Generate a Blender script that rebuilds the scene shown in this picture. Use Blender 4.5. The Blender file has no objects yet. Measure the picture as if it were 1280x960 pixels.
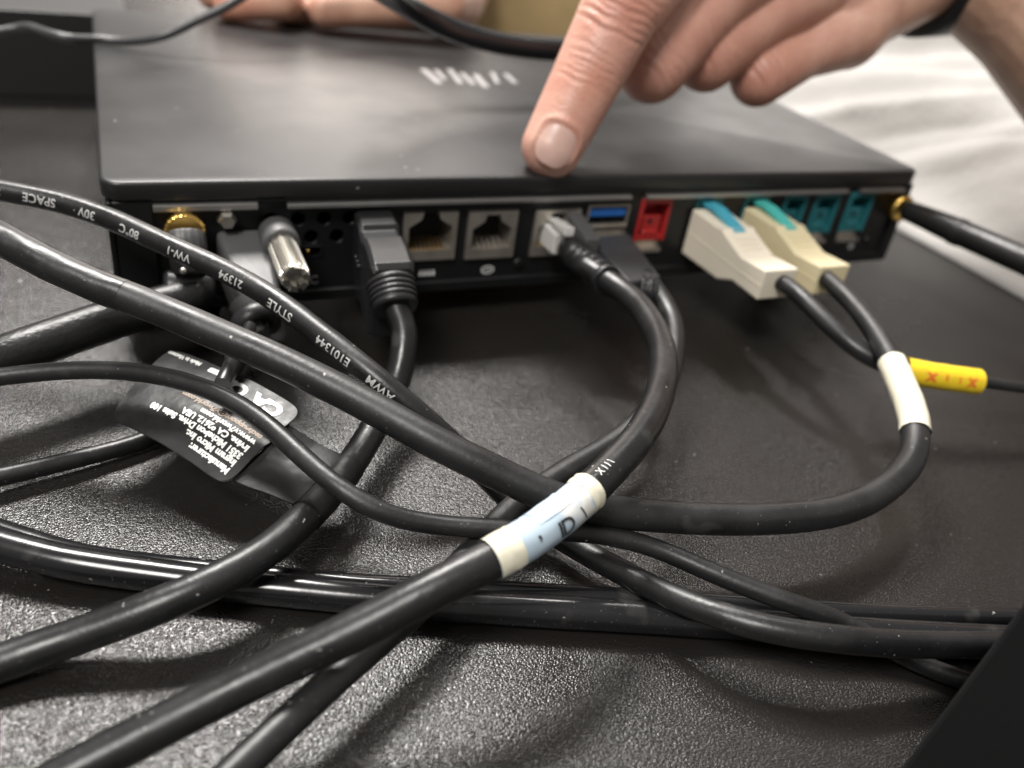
import bpy, bmesh, math, random
import numpy as np
from mathutils import Vector, Matrix, noise

# ------------------------------------------------------------------ camera, world, lights, exposure
S = 0.01                                     # everything below is written in centimetres
CAM = np.array([0.68666, -19.76019, 11.7909])
ROT = np.array([[0.9138242541635266, -0.3838662652974434, 0.13255912970847006],
                [-0.11045238773519514, -0.5490332656752037, -0.8284701221079824],
                [0.39080110356301234, 0.742434619039693, -0.5441188600897029]])
FPX = 1038.2143
scene = bpy.context.scene
COL = scene.collection
cam_d = bpy.data.cameras.new('camera')
cam = bpy.data.objects.new('camera', cam_d)
COL.objects.link(cam)
cam.matrix_world = Matrix(((ROT[0][0], -ROT[1][0], -ROT[2][0], CAM[0]*S),
                           (ROT[0][1], -ROT[1][1], -ROT[2][1], CAM[1]*S),
                           (ROT[0][2], -ROT[1][2], -ROT[2][2], CAM[2]*S), (0, 0, 0, 1)))
cam_d.sensor_fit = 'HORIZONTAL'
cam_d.sensor_width = 36
cam_d.lens = FPX/1280*36
cam_d.clip_start = 0.005
cam_d.clip_end = 50
cam_d.dof.use_dof = True
cam_d.dof.focus_distance = 0.156
cam_d.dof.aperture_fstop = 11.0
scene.camera = cam

world = bpy.data.worlds.new('World')
scene.world = world
world.use_nodes = True
bg = world.node_tree.nodes['Background']
bg.inputs[0].default_value = (1.0, 0.955, 0.91, 1)
bg.inputs[1].default_value = 0.32

def lamp(name, loc, target, sx, sy, power, col):
    d = bpy.data.lights.new(name, 'AREA')
    d.shape = 'RECTANGLE'; d.size = sx; d.size_y = sy
    d.energy = power; d.color = col
    o = bpy.data.objects.new(name, d)
    COL.objects.link(o)
    o.location = loc
    o.rotation_euler = (Vector(target)-Vector(loc)).to_track_quat('-Z', 'Y').to_euler()
    return o
lamp('ceiling_panel', (-0.04, 0.92, 1.42), (0.04, -0.08, 0), 0.72, 0.28, 56, (1.0, 0.965, 0.925))
lamp('ceiling_panel', (0.78, 0.80, 1.40), (0.05, -0.08, 0), 0.22, 0.11, 4.5, (1.0, 0.965, 0.925))
lamp('ceiling_panel', (-0.70, -0.70, 1.5), (0.1, 0, 0), 0.5, 0.5, 30, (1.0, 0.965, 0.925))
lamp('far_lid_light', (2.35, 2.15, 0.62), (0.2, 0.0, 0.04), 0.9, 0.8, 7, (1.0, 0.93, 0.86))  # added light, no such source known; brightens the right of the lid
lamp('far_lid_light', (0.74, 2.9, 0.85), (0.1, 0.0, 0.04), 0.92, 1.6, 22, (1.0, 0.90, 0.82))
scene.view_settings.view_transform = 'Standard'
scene.view_settings.look = 'None'
scene.view_settings.exposure = 0.0
scene.view_settings.gamma = 1.0

# ------------------------------------------------------------------ points in the place
def ray(px, py):
    return ROT.T @ np.array([(px-640)/FPX, (py-480)/FPX, 1.0])
def at(px, py, z):                           # the point at height z above the table
    d = ray(px, py); return CAM + d*((z-CAM[2])/d[2])
def aty(px, py, y):
    d = ray(px, py); return CAM + d*((y-CAM[1])/d[1])
def atx(px, py, x):
    d = ray(px, py); return CAM + d*((x-CAM[0])/d[0])
def atk(px, py, k):                          # the point k cm from the lens
    return CAM + ray(px, py)*k
def nrm(v):
    v = np.asarray(v, float); return v/(np.linalg.norm(v)+1e-12)

# ------------------------------------------------------------------ materials
MATS = {}
def mat(name, col, rough=0.5, metal=0.0, bump=0.0, bscale=300.0, var=0.0, vscale=60.0, coat=0.0, sss=0.0, spec=0.5, rvar=0.0, trans=0.0):
    if name in MATS: return MATS[name]
    m = bpy.data.materials.new(name); m.use_nodes = True
    nt = m.node_tree; n = nt.nodes; l = nt.links
    b = n['Principled BSDF']
    b.inputs['Base Color'].default_value = (*col, 1)
    b.inputs['Roughness'].default_value = rough
    b.inputs['Metallic'].default_value = metal
    b.inputs['Specular IOR Level'].default_value = spec
    b.inputs['Coat Weight'].default_value = coat
    b.inputs['Transmission Weight'].default_value = trans
    if sss:
        b.inputs['Subsurface Weight'].default_value = sss
        b.inputs['Subsurface Radius'].default_value = (1.0, 0.35, 0.18)
        b.inputs['Subsurface Scale'].default_value = 0.004
    tc = n.new('ShaderNodeTexCoord')
    if var or rvar:
        t = n.new('ShaderNodeTexNoise'); t.inputs['Scale'].default_value = vscale; t.inputs['Detail'].default_value = 6
        l.new(tc.outputs['Object'], t.inputs['Vector'])
        if var:
            r = n.new('ShaderNodeMapRange')
            r.inputs['From Min'].default_value = 0.3; r.inputs['From Max'].default_value = 0.7
            r.inputs['To Min'].default_value = 1-var; r.inputs['To Max'].default_value = 1+var
            l.new(t.outputs['Fac'], r.inputs['Value'])
            mx = n.new('ShaderNodeVectorMath'); mx.operation = 'SCALE'
            mx.inputs[0].default_value = col
            l.new(r.outputs['Result'], mx.inputs['Scale'])
            l.new(mx.outputs['Vector'], b.inputs['Base Color'])
        if rvar:
            r = n.new('ShaderNodeMapRange')
            r.inputs['From Min'].default_value = 0.3; r.inputs['From Max'].default_value = 0.7
            r.inputs['To Min'].default_value = max(0.02, rough-rvar); r.inputs['To Max'].default_value = rough+rvar
            l.new(t.outputs['Fac'], r.inputs['Value'])
            l.new(r.outputs['Result'], b.inputs['Roughness'])
    if bump:
        t = n.new('ShaderNodeTexNoise'); t.inputs['Scale'].default_value = bscale; t.inputs['Detail'].default_value = 3
        l.new(tc.outputs['Object'], t.inputs['Vector'])
        bp = n.new('ShaderNodeBump'); bp.inputs['Strength'].default_value = 0.8; bp.inputs['Distance'].default_value = bump
        l.new(t.outputs['Fac'], bp.inputs['Height']); l.new(bp.outputs['Normal'], b.inputs['Normal'])
    MATS[name] = m
    return m

def table_material():
    m = mat('black_grained_plastic', (0.013, 0.0115, 0.0105), 0.3)
    nt = m.node_tree; n = nt.nodes; l = nt.links; b = n['Principled BSDF']
    tc = n.new('ShaderNodeTexCoord')
    warp = n.new('ShaderNodeTexNoise'); warp.inputs['Scale'].default_value = 1600; warp.inputs['Detail'].default_value = 2
    l.new(tc.outputs['Object'], warp.inputs['Vector'])
    v = n.new('ShaderNodeTexVoronoi'); v.feature = 'SMOOTH_F1'; v.inputs['Scale'].default_value = 2900
    v.inputs['Smoothness'].default_value = 0.35
    l.new(tc.outputs['Object'], v.inputs['Vector'])
    ad = n.new('ShaderNodeMath'); ad.operation = 'MULTIPLY_ADD'; ad.inputs[1].default_value = -0.22
    l.new(warp.outputs['Fac'], ad.inputs[0]); l.new(v.outputs['Distance'], ad.inputs[2])
    bp = n.new('ShaderNodeBump'); bp.invert = True; bp.inputs['Strength'].default_value = 1.0; bp.inputs['Distance'].default_value = 0.00010
    l.new(ad.outputs['Value'], bp.inputs['Height']); l.new(bp.outputs['Normal'], b.inputs['Normal'])
    big = n.new('ShaderNodeTexNoise'); big.inputs['Scale'].default_value = 14; big.inputs['Detail'].default_value = 5
    l.new(tc.outputs['Object'], big.inputs['Vector'])
    r = n.new('ShaderNodeMapRange'); r.inputs['From Min'].default_value = .3; r.inputs['From Max'].default_value = .7
    r.inputs['To Min'].default_value = 0.20; r.inputs['To Max'].default_value = 0.29
    l.new(big.outputs['Fac'], r.inputs['Value']); l.new(r.outputs['Result'], b.inputs['Roughness'])
    return m

def add_dust(m, scale, lo, col):
    nt = m.node_tree; n = nt.nodes; l = nt.links; b = n['Principled BSDF']
    tc = n.new('ShaderNodeTexCoord')
    t = n.new('ShaderNodeTexNoise'); t.inputs['Scale'].default_value = scale; t.inputs['Detail'].default_value = 2
    l.new(tc.outputs['Object'], t.inputs['Vector'])
    r = n.new('ShaderNodeMapRange'); r.inputs['From Min'].default_value = lo; r.inputs['From Max'].default_value = lo+.05
    l.new(t.outputs['Fac'], r.inputs['Value'])
    mx = n.new('ShaderNodeMix'); mx.data_type = 'RGBA'; mx.inputs['B'].default_value = (*col, 1)
    src = b.inputs['Base Color'].links[0].from_socket if b.inputs['Base Color'].links else None
    if src: l.new(src, mx.inputs['A'])
    else: mx.inputs['A'].default_value = b.inputs['Base Color'].default_value
    l.new(r.outputs['Result'], mx.inputs['Factor']); l.new(mx.outputs['Result'], b.inputs['Base Color'])
M_TABLE = table_material()
M_RUBBER = mat('black_cable_rubber', (0.010, 0.010, 0.0105), 0.35, bump=0.00008, bscale=700, var=0.25, vscale=120, rvar=0.07)
M_RUBBER2 = mat('matte_black_cable_rubber', (0.013, 0.013, 0.0135), 0.41, bump=0.00008, bscale=700, var=0.25, vscale=120, rvar=0.08)
M_GLOSSY = mat('glossy_black_cable_vinyl', (0.009, 0.009, 0.010), 0.21, bump=0.00004, bscale=300, rvar=0.05, vscale=90)
M_GREYCAB = mat('grey_cable_vinyl', (0.05, 0.05, 0.052), 0.35, bump=0.00004, bscale=400)
M_LID = mat('satin_black_painted_metal', (0.014, 0.0135, 0.014), 0.37, rvar=0.05, vscale=40, bump=0.00003, bscale=2500)
M_CASE = mat('black_case_metal', (0.006, 0.006, 0.0065), 0.45, bump=0.00003, bscale=2000)
M_PANEL = mat('black_panel_plate', (0.007, 0.007, 0.0075), 0.40, bump=0.00003, bscale=2000)
M_DARK = mat('unlit_black_cavity', (0.003, 0.003, 0.003), 0.8)  # near black, paints in the dark of recesses
M_RAIL = mat('dark_metal_trim', (0.40, 0.39, 0.38), 0.36, metal=0.85, bump=0.00012, bscale=900)
M_STEEL = mat('port_steel', (0.62, 0.575, 0.51), 0.38, metal=0.9, bump=0.00004, bscale=900, var=0.2, vscale=150)
M_SILVER = mat('nickel_screw', (0.66, 0.63, 0.57), 0.30, metal=1.0, bump=0.00004, bscale=900)
M_GOLD = mat('gold_plating', (0.85, 0.56, 0.16), 0.24, metal=1.0)
M_GREYPL = mat('grey_connector_plastic', (0.075, 0.075, 0.076), 0.45, bump=0.00008, bscale=1500)
M_BLACKPL = mat('black_plug_plastic', (0.014, 0.014, 0.015), 0.38, bump=0.00007, bscale=1500)
M_PLUGGREY = mat('dark_grey_plug_plastic', (0.013, 0.013, 0.014), 0.36, bump=0.00006, bscale=1500)
M_CREAM = mat('cream_plastic', (0.78, 0.715, 0.585), 0.42, bump=0.00003, bscale=900, var=0.04)
M_CREAM2 = mat('yellowed_cream_plastic', (0.68, 0.60, 0.39), 0.42, bump=0.00003, bscale=900, var=0.05)
M_BLUE = mat('blue_port_tongue', (0.02, 0.13, 0.46), 0.4)
M_TEALB = mat('blue_teal_tab', (0.06, 0.36, 0.48), 0.4)
M_TEALG = mat('green_teal_tab', (0.07, 0.46, 0.42), 0.4)
M_TEAL = mat('teal_port_plastic', (0.016, 0.13, 0.15), 0.42)
M_RED = mat('red_port_plastic', (0.36, 0.018, 0.018), 0.38)
M_WHITE = mat('white_print', (0.80, 0.80, 0.78), 0.5)
M_CABLEPRINT = mat('pale_cable_print', (0.50, 0.50, 0.49), 0.5)
M_LOGO = mat('silver_logo_print', (0.34, 0.33, 0.33), 0.35, metal=.3)
M_GREYPRINT = mat('grey_print', (0.30, 0.30, 0.30), 0.6)
M_BROWNPRINT = mat('worn_brown_print', (0.34, 0.26, 0.20), 0.5)
M_INK = mat('black_ink', (0.012, 0.012, 0.015), 0.5)
M_LABEL = mat('white_paper_label', (0.68, 0.68, 0.65), 0.4, bump=0.0002, bscale=120)
def label_mix(m):
    nt = m.node_tree; n = nt.nodes; l = nt.links; b = n['Principled BSDF']
    tc = n.new('ShaderNodeTexCoord'); t = n.new('ShaderNodeTexNoise'); t.inputs['Scale'].default_value = 130; t.inputs['Detail'].default_value = 2
    l.new(tc.outputs['Object'], t.inputs['Vector'])
    r = n.new('ShaderNodeValToRGB'); e = r.color_ramp.elements
    e[0].position = .47; e[0].color = (0.42, 0.52, 0.60, 1)
    e[1].position = .58; e[1].color = (0.66, 0.67, 0.65, 1)
    q = e.new(.64); q.color = (0.60, 0.58, 0.49, 1)
    l.new(t.outputs['Fac'], r.inputs['Fac']); l.new(r.outputs['Color'], b.inputs['Base Color'])
label_mix(M_LABEL)
M_LABELB = mat('pale_blue_paper_label', (0.42, 0.54, 0.63), 0.35, bump=0.0002, bscale=120)
M_LABELC = mat('cream_paper_label', (0.66, 0.63, 0.50), 0.4, bump=0.0002, bscale=150)
M_TAPE = mat('ivory_tape', (0.70, 0.66, 0.53), 0.45, bump=0.0003, bscale=130)
M_YELLOW = mat('yellow_sleeve', (0.80, 0.56, 0.02), 0.45, bump=0.0002, bscale=160, var=.12, vscale=140)
M_REDINK = mat('orange_red_ink', (0.72, 0.17, 0.02), 0.5)
M_TAG = mat('black_vinyl_tag', (0.011, 0.011, 0.011), 0.42, bump=0.0004, bscale=140, rvar=.08, vscale=500, spec=.35)
M_CLEAR = mat('clear_plug_plastic', (0.88, 0.87, 0.84), 0.14, trans=0.35)
M_CLOTH = mat('white_cloth', (0.40, 0.388, 0.37), 0.9, bump=0.0006, bscale=260)
M_TAN = mat('tan_cardboard', (0.36, 0.26, 0.12), 0.7, var=0.15, vscale=25)
M_BOX = mat('matte_black_box', (0.012, 0.012, 0.012), 0.55, bump=0.0001, bscale=500)
M_NEAR = mat('matte_black_plastic', (0.008, 0.008, 0.0085), 0.6, spec=0.25, bump=0.0001, bscale=500)
M_NAIL = mat('fingernail', (0.60, 0.385, 0.325), 0.32, sss=0.1, var=0.04, vscale=300)
M_STRAP = mat('black_strap', (0.010, 0.010, 0.011), 0.5, bump=0.0002, bscale=500)

for _m in (M_RUBBER, M_RUBBER2, M_GLOSSY):
    add_dust(_m, 650, .735, (.35, .34, .32)); add_dust(_m, 2100, .70, (.10, .098, .094)); add_dust(_m, 95, .66, (.030, .0295, .029))
add_dust(M_LID, 420, .755, (.30, .29, .28)); add_dust(M_TABLE, 520, .745, (.30, .29, .28))

def skin_material():
    m = mat('skin', (0.60, 0.35, 0.28), 0.44, sss=0.12)
    nt = m.node_tree; n = nt.nodes; l = nt.links; b = n['Principled BSDF']
    a = n.new('ShaderNodeVertexColor'); a.layer_name = 'tint'
    tc = n.new('ShaderNodeTexCoord')
    t = n.new('ShaderNodeTexNoise'); t.inputs['Scale'].default_value = 110; t.inputs['Detail'].default_value = 5
    l.new(tc.outputs['Object'], t.inputs['Vector'])
    cr = n.new('ShaderNodeMix'); cr.data_type = 'RGBA'; cr.blend_type = 'MULTIPLY'; cr.inputs['Factor'].default_value = 1.0
    ramp = n.new('ShaderNodeValToRGB')
    ramp.color_ramp.elements[0].position = .35; ramp.color_ramp.elements[0].color = (0.90, 0.80, 0.77, 1)
    ramp.color_ramp.elements[1].position = .65; ramp.color_ramp.elements[1].color = (1.04, 1.03, 1.0, 1)
    l.new(t.outputs['Fac'], ramp.inputs['Fac'])
    l.new(a.outputs['Color'], cr.inputs['A']); l.new(ramp.outputs['Color'], cr.inputs['B'])
    l.new(cr.outputs['Result'], b.inputs['Base Color'])
    v = n.new('ShaderNodeTexVoronoi'); v.inputs['Scale'].default_value = 1100
    l.new(tc.outputs['Object'], v.inputs['Vector'])
    bp = n.new('ShaderNodeBump'); bp.inputs['Strength'].default_value = 0.45; bp.inputs['Distance'].default_value = 0.00022
    l.new(v.outputs['Distance'], bp.inputs['Height']); l.new(bp.outputs['Normal'], b.inputs['Normal'])
    return m
M_SKIN = skin_material()

# ------------------------------------------------------------------ mesh collecting and linking
class MB:
    """collects vertices and faces in centimetres"""
    def __init__(self): self.v = []; self.f = []; self.smooth = []
    def add(self, vs, fs, smooth=False):
        b = len(self.v)
        self.v += [tuple(map(float, p)) for p in vs]
        self.f += [tuple(b+i for i in f) for f in fs]
        self.smooth += [smooth]*len(fs)
        return self
    def hexa(self, c):           # eight corners: bottom ring of four, then top ring of four
        return self.add(c, [(3, 2, 1, 0), (4, 5, 6, 7), (0, 1, 5, 4), (1, 2, 6, 5), (2, 3, 7, 6), (3, 0, 4, 7)])
    def box(self, lo, hi):
        x0, y0, z0 = lo; x1, y1, z1 = hi
        return self.hexa([(x0, y0, z0), (x1, y0, z0), (x1, y1, z0), (x0, y1, z0), (x0, y0, z1), (x1, y0, z1), (x1, y1, z1), (x0, y1, z1)])
    def prism(self, poly, d):    # planar polygon swept by the vector d
        n = len(poly); p = [np.array(q, float) for q in poly]; d = np.array(d, float)
        vs = p+[q+d for q in p]
        fs = [tuple(range(n))[::-1], tuple(range(n, 2*n))]+[(i, (i+1) % n, n+(i+1) % n, n+i) for i in range(n)]
        return self.add(vs, fs)
    def lathe(self, a, b, prof, n=28, smooth=True, ridge=0.0, ridges=0, caps=True):
        """profile [(fraction along a-b, radius)] turned round the axis a-b"""
        a = np.array(a, float); b = np.array(b, float); ax = b-a
        e1, e2 = frame(nrm(ax))
        vs = []
        for (t, r) in prof:
            for k in range(n):
                th = 2*math.pi*k/n
                rr = r*(1+ridge*(1 if math.sin(th*ridges) > 0 else -1)) if ridges else r
                vs.append(a+ax*t+rr*(math.cos(th)*e1+math.sin(th)*e2))
        fs = []
        m = len(prof)
        for i in range(m-1):
            for k in range(n):
                fs.append((i*n+k, i*n+(k+1) % n, (i+1)*n+(k+1) % n, (i+1)*n+k))
        self.add(vs, fs, smooth)
        if caps:
            self.add(vs[:n], [tuple(range(n))[::-1]]); self.add(vs[-n:], [tuple(range(n))])
        return self
    def tube(self, path, r, n=18, caps=True):
        P, T, N, B = path.P, path.T, path.N, path.B
        vs = []; m = len(P)
        for i in range(m):
            rr = r(i/(m-1)) if callable(r) else r
            for k in range(n):
                th = 2*math.pi*k/n
                vs.append(P[i]+rr*(math.cos(th)*N[i]+math.sin(th)*B[i]))
        fs = [(i*n+k, i*n+(k+1) % n, (i+1)*n+(k+1) % n, (i+1)*n+k) for i in range(m-1) for k in range(n)]
        self.add(vs, fs, True)
        if caps:
            self.add(vs[:n], [tuple(range(n))[::-1]]); self.add(vs[-n:], [tuple(range(n))])
        return self
    def sphere(self, c, r, n=16):
        vs = []; fs = []
        for i in range(n+1):
            ph = math.pi*i/n
            for k in range(2*n):
                th = math.pi*k/n
                vs.append((c[0]+r*math.sin(ph)*math.cos(th), c[1]+r*math.sin(ph)*math.sin(th), c[2]+r*math.cos(ph)))
        for i in range(n):
            for k in range(2*n):
                fs.append((i*2*n+k, (i+1)*2*n+k, (i+1)*2*n+(k+1) % (2*n), i*2*n+(k+1) % (2*n)))
        return self.add(vs, fs, True)
    def mesh(self, name, base, m, bevel=0.0, seg=2):
        me = bpy.data.meshes.new(name)
        bx = np.array(base, float)
        me.from_pydata([((p[0]-bx[0])*S, (p[1]-bx[1])*S, (p[2]-bx[2])*S) for p in self.v], [], self.f)
        me.polygons.foreach_set('use_smooth', self.smooth)
        bm = bmesh.new(); bm.from_mesh(me)
        bmesh.ops.remove_doubles(bm, verts=bm.verts, dist=1e-7)
        bmesh.ops.recalc_face_normals(bm, faces=bm.faces)
        if bevel:
            bmesh.ops.bevel(bm, geom=[e for e in bm.edges if len(e.link_faces) == 2 and e.calc_face_angle(0) > 0.5], offset=bevel*S,
                            segments=seg, profile=0.5, affect='EDGES', clamp_overlap=True)
            for f in bm.faces: f.smooth = False
        bm.to_mesh(me); bm.free()
        if m: me.materials.append(m)
        return me

def frame(t):
    up = np.array([0, 0, 1.0]) if abs(t[2]) < 0.95 else np.array([0, 1.0, 0])
    e1 = nrm(np.cross(up, t)); e2 = np.cross(t, e1)
    return e1, e2

class Path:
    """smooth centre line through control points, with frames (N points up)"""
    def __init__(self, pts, step=0.18):
        p = [np.array(q, float) for q in pts]
        p = [2*p[0]-p[1]]+p+[2*p[-1]-p[-2]]
        out = []
        for i in range(1, len(p)-2):
            n = max(3, int(np.linalg.norm(p[i+1]-p[i])/step))
            p0, p1, p2, p3 = p[i-1], p[i], p[i+1], p[i+2]
            d01 = np.linalg.norm(p1-p0)**.5; d12 = np.linalg.norm(p2-p1)**.5; d23 = np.linalg.norm(p3-p2)**.5
            m1 = (p2-p1)+d12*((p1-p0)/d01-(p2-p0)/(d01+d12))
            m2 = (p2-p1)+d12*((p3-p2)/d23-(p3-p1)/(d12+d23))
            for k in range(n):
                u = k/n
                out.append((2*u**3-3*u*u+1)*p1+(u**3-2*u*u+u)*m1+(-2*u**3+3*u*u)*p2+(u**3-u*u)*m2)
        out.append(p[-2])
        P = np.array(out)
        for _ in range(6): P[1:-1] = .25*P[:-2]+.5*P[1:-1]+.25*P[2:]
        self.P = P
        T = np.gradient(P, axis=0); T /= np.linalg.norm(T, axis=1)[:, None]
        self.T = T
        N = []; 
        for i in range(len(P)):
            up = np.array([0, 0, 1.0])-T[i]*T[i][2]
            if np.linalg.norm(up) < .2:
                up = np.array([0, 1.0, 0])-T[i]*T[i][1]
            N.append(nrm(up))
        self.N = np.array(N); self.B = np.cross(T, self.N)
        self.L = np.r_[0, np.cumsum(np.linalg.norm(np.diff(P, axis=0), axis=1))]
    def near(self, px, py):      # arc length whose point is closest to the sight line
        d = nrm(ray(px, py)); v = self.P-CAM
        c = v-np.outer(v@d, d)
        return self.L[np.argmin(np.linalg.norm(c, axis=1))]
    def sample(self, s):
        g = lambda A: np.array([np.interp(s, self.L, A[:, k]) for k in range(3)])
        return g(self.P), nrm(g(self.T)), nrm(g(self.N)), nrm(g(self.B))
    def sub(self, s0, s1, n=40):
        q = Path.__new__(Path)
        a = [self.sample(s) for s in np.linspace(s0, s1, n)]
        q.P, q.T, q.N, q.B = (np.array([x[k] for x in a]) for k in range(4))
        q.L = np.linspace(0, s1-s0, n)
        return q

BASE = {}
def obj(name, mb, m, parent=None, bevel=0.0, base=None, seg=2):
    if base is None:
        base = BASE[parent.name] if parent else np.mean(np.array(mb.v), axis=0)
    o = bpy.data.objects.new(name, mb.mesh(name, base, m, bevel, seg) if isinstance(mb, MB) else mb)
    COL.objects.link(o)
    BASE[o.name] = np.array(base, float)
    if parent: o.parent = parent
    else: o.location = [c*S for c in base]
    return o
def tag(o, label, cat, group=None, kind=None):
    if label: o['label'] = label
    if cat: o['category'] = cat
    if group: o['group'] = group
    if kind: o['kind'] = kind
    return o
def thing(name, base, label, cat, group=None):
    o = bpy.data.objects.new(name, None); COL.objects.link(o)
    o.empty_display_size = 0.01
    o.location = [c*S for c in base]; BASE[o.name] = np.array(base, float)
    return tag(o, label, cat, group)

def text2d(s, size=1.0, bold=0.0):
    """flat letters in font units: vertices (x, y), faces, total width"""
    c = bpy.data.curves.new('lettering', 'FONT'); c.body = s; c.size = size; c.offset = bold; c.resolution_u = 3
    o = bpy.data.objects.new('lettering', c); COL.objects.link(o)
    bpy.context.view_layer.update()
    me = bpy.data.meshes.new_from_object(o.evaluated_get(bpy.context.evaluated_depsgraph_get()))
    bm = bmesh.new(); bm.from_mesh(me)          # cut into thin bands so that the letters can bend round a cable
    for k in range(-2, 9):
        bmesh.ops.bisect_plane(bm, geom=bm.verts[:]+bm.edges[:]+bm.faces[:], plane_co=(0, size*k*.1, 0), plane_no=(0, 1, 0))
    bm.to_mesh(me); bm.free()
    v = np.array([x.co[:2] for x in me.vertices]) if len(me.vertices) else np.zeros((0, 2))
    f = [tuple(p.vertices) for p in me.polygons]
    bpy.data.objects.remove(o); bpy.data.curves.remove(c); bpy.data.meshes.remove(me)
    return v, f, (v[:, 0].max() if len(v) else 0)

# ------------------------------------------------------------------ the table
mb = MB(); mb.add([(-120, -60, 0), (160, -60, 0), (160, 190, 0), (-120, 190, 0)], [(0, 1, 2, 3)])
tag(obj('table', mb, M_TABLE, base=(0, 0, 0)), 'black grained plastic table top under the computer and cables', 'table', kind='structure')

# ------------------------------------------------------------------ the computer
W, DEP, ZT = 25.5, 18.3, 4.2
PC = thing('mini_computer', (W/2, DEP/2, 0), 'flat black mini computer with a row of ports along its rear face', 'computer')
def rounded_rect(x0, y0, x1, y1, r, n=6):
    pts = []
    for (cx, cy, a0) in ((x1-r, y1-r, 0), (x0+r, y1-r, 90), (x0+r, y0+r, 180), (x1-r, y0+r, 270)):
        for k in range(n+1):
            a = math.radians(a0+90*k/n); pts.append((cx+r*math.cos(a), cy+r*math.sin(a)))
    return pts
# lid: a folded sheet with rounded corners and a front lip
rr = rounded_rect(0, 0, W, DEP, 0.45)
mb = MB(); mb.prism([(x, y, ZT-0.48) for x, y in rr], (0, 0, 0.48))
lid = obj('lid', mb, M_LID, PC, bevel=0.09, seg=3)
for p in lid.data.polygons: p.use_smooth = True
# chassis: floor, side walls, front wall of the case, hollow behind the rear panel
zb = 0.82; zt = ZT-0.485
mb = MB()
mb.box((0.06, 0.05, zb), (W-0.06, DEP-0.1, zb+0.12))
mb.box((0.06, 0.05, zb+0.12), (0.18, DEP-0.1, zt)); mb.box((W-0.18, 0.05, zb+0.12), (W-0.06, DEP-0.1, zt))
mb.box((0.18, DEP-0.22, zb+0.12), (W-0.18, DEP-0.1, zt))
mb.box((0.18, 0.06, zb+0.12), (1.02, 0.3, zt)); mb.box((W-0.42, 0.06, zb+0.12), (W-0.18, 0.3, zt))
mb.box((1.02, 0.06, zb+0.12), (W-0.42, 0.3, zb+0.32)); mb.box((1.02, 0.06, zt-0.10), (W-0.42, 0.3, zt))
obj('chassis', mb, M_CASE, PC, bevel=0.03, seg=1)
for fx, fy in ((2, 2), (W-3, 2), (2, DEP-2), (W-3, DEP-2)):
    obj('rubber_foot', MB().lathe((fx, fy, 0.0), (fx, fy, zb-0.002), [(0, .6), (.8, .65), (1, .65)]), M_RUBBER, PC)

PY = 0.20          # face of the rear panel
# (name, x0, z0, x1, z1) of openings measured on the rear face
def pan(px, py): p = aty(px, py, PY-0.05); return p[0], p[2]
panel = obj('rear_panel', MB().box((1.02, PY, zb+0.32), (W-0.42, PY+0.12, zt-0.10)), M_PANEL, PC)
cut = MB()
def cutbox(x0, z0, x1, z1): cut.box((x0, PY-0.3, z0), (x1, PY+0.4, z1))
ports = []
# network jack, phone jack and the jack under the ethernet plug
JACKS = [(7.17, 1.80, 8.70, 3.20), (9.02, 1.76, 10.50, 3.18), (11.05, 1.74, 12.50, 3.16)]
for (a, b, c, d) in JACKS: cutbox(a+.06, b+.06, c-.06, d-.06)
USBS = [(12.74, 2.62, 14.14, 3.26), (12.74, 1.80, 14.14, 2.44)]
for (a, b, c, d) in USBS: cutbox(a+.05, b+.05, c-.05, d-.05)
POW = [(14.55, 1.65, 15.65, 3.42), (16.55, 1.6, 17.55, 3.42), (18.40, 1.6, 19.40, 3.42), (20.02, 1.62, 21.00, 3.42), (21.35, 1.62, 22.42, 3.42), (22.85, 1.62, 23.95, 3.42)]
for (a, b, c, d) in POW: cutbox(a+.04, b+.04, c-.04, d-.04)
VENT = []
for row in range(2):
    for k in range(4):
        VENT.append((3.75+k*0.66+row*0.33, 3.10-row*0.50))
for (x, z) in VENT: cut.lathe((x, PY-.3, z), (x, PY+.4, z), [(0, .19), (1, .19)], n=16)
cutbox(4.35, 2.02, 5.02, 2.36)
cutter = obj('cutter', cut, None, base=(0, 0, 0))
md = panel.modifiers.new('holes', 'BOOLEAN'); md.object = cutter; md.operation = 'DIFFERENCE'; md.solver = 'EXACT'
try: md.use_self = True
except Exception: pass
bpy.context.view_layer.update()
holed = bpy.data.meshes.new_from_object(panel.evaluated_get(bpy.context.evaluated_depsgraph_get()))
panel.modifiers.clear(); panel.data = holed; holed.name = 'rear_panel'
bpy.data.objects.remove(cutter)
# trim rails above the ports
for (a, b, hgt) in ((1.05, 3.42, 0.05), (4.12, 14.03, 0.0), (14.55, 22.45, 0.0), (23.05, 25.0, 0.0)):
    obj('trim_rail', MB().box((a, -0.05, ZT-.735+hgt*.2), (b, PY-.003, ZT-.60+hgt)), M_RAIL, PC, bevel=0.03)
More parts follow.
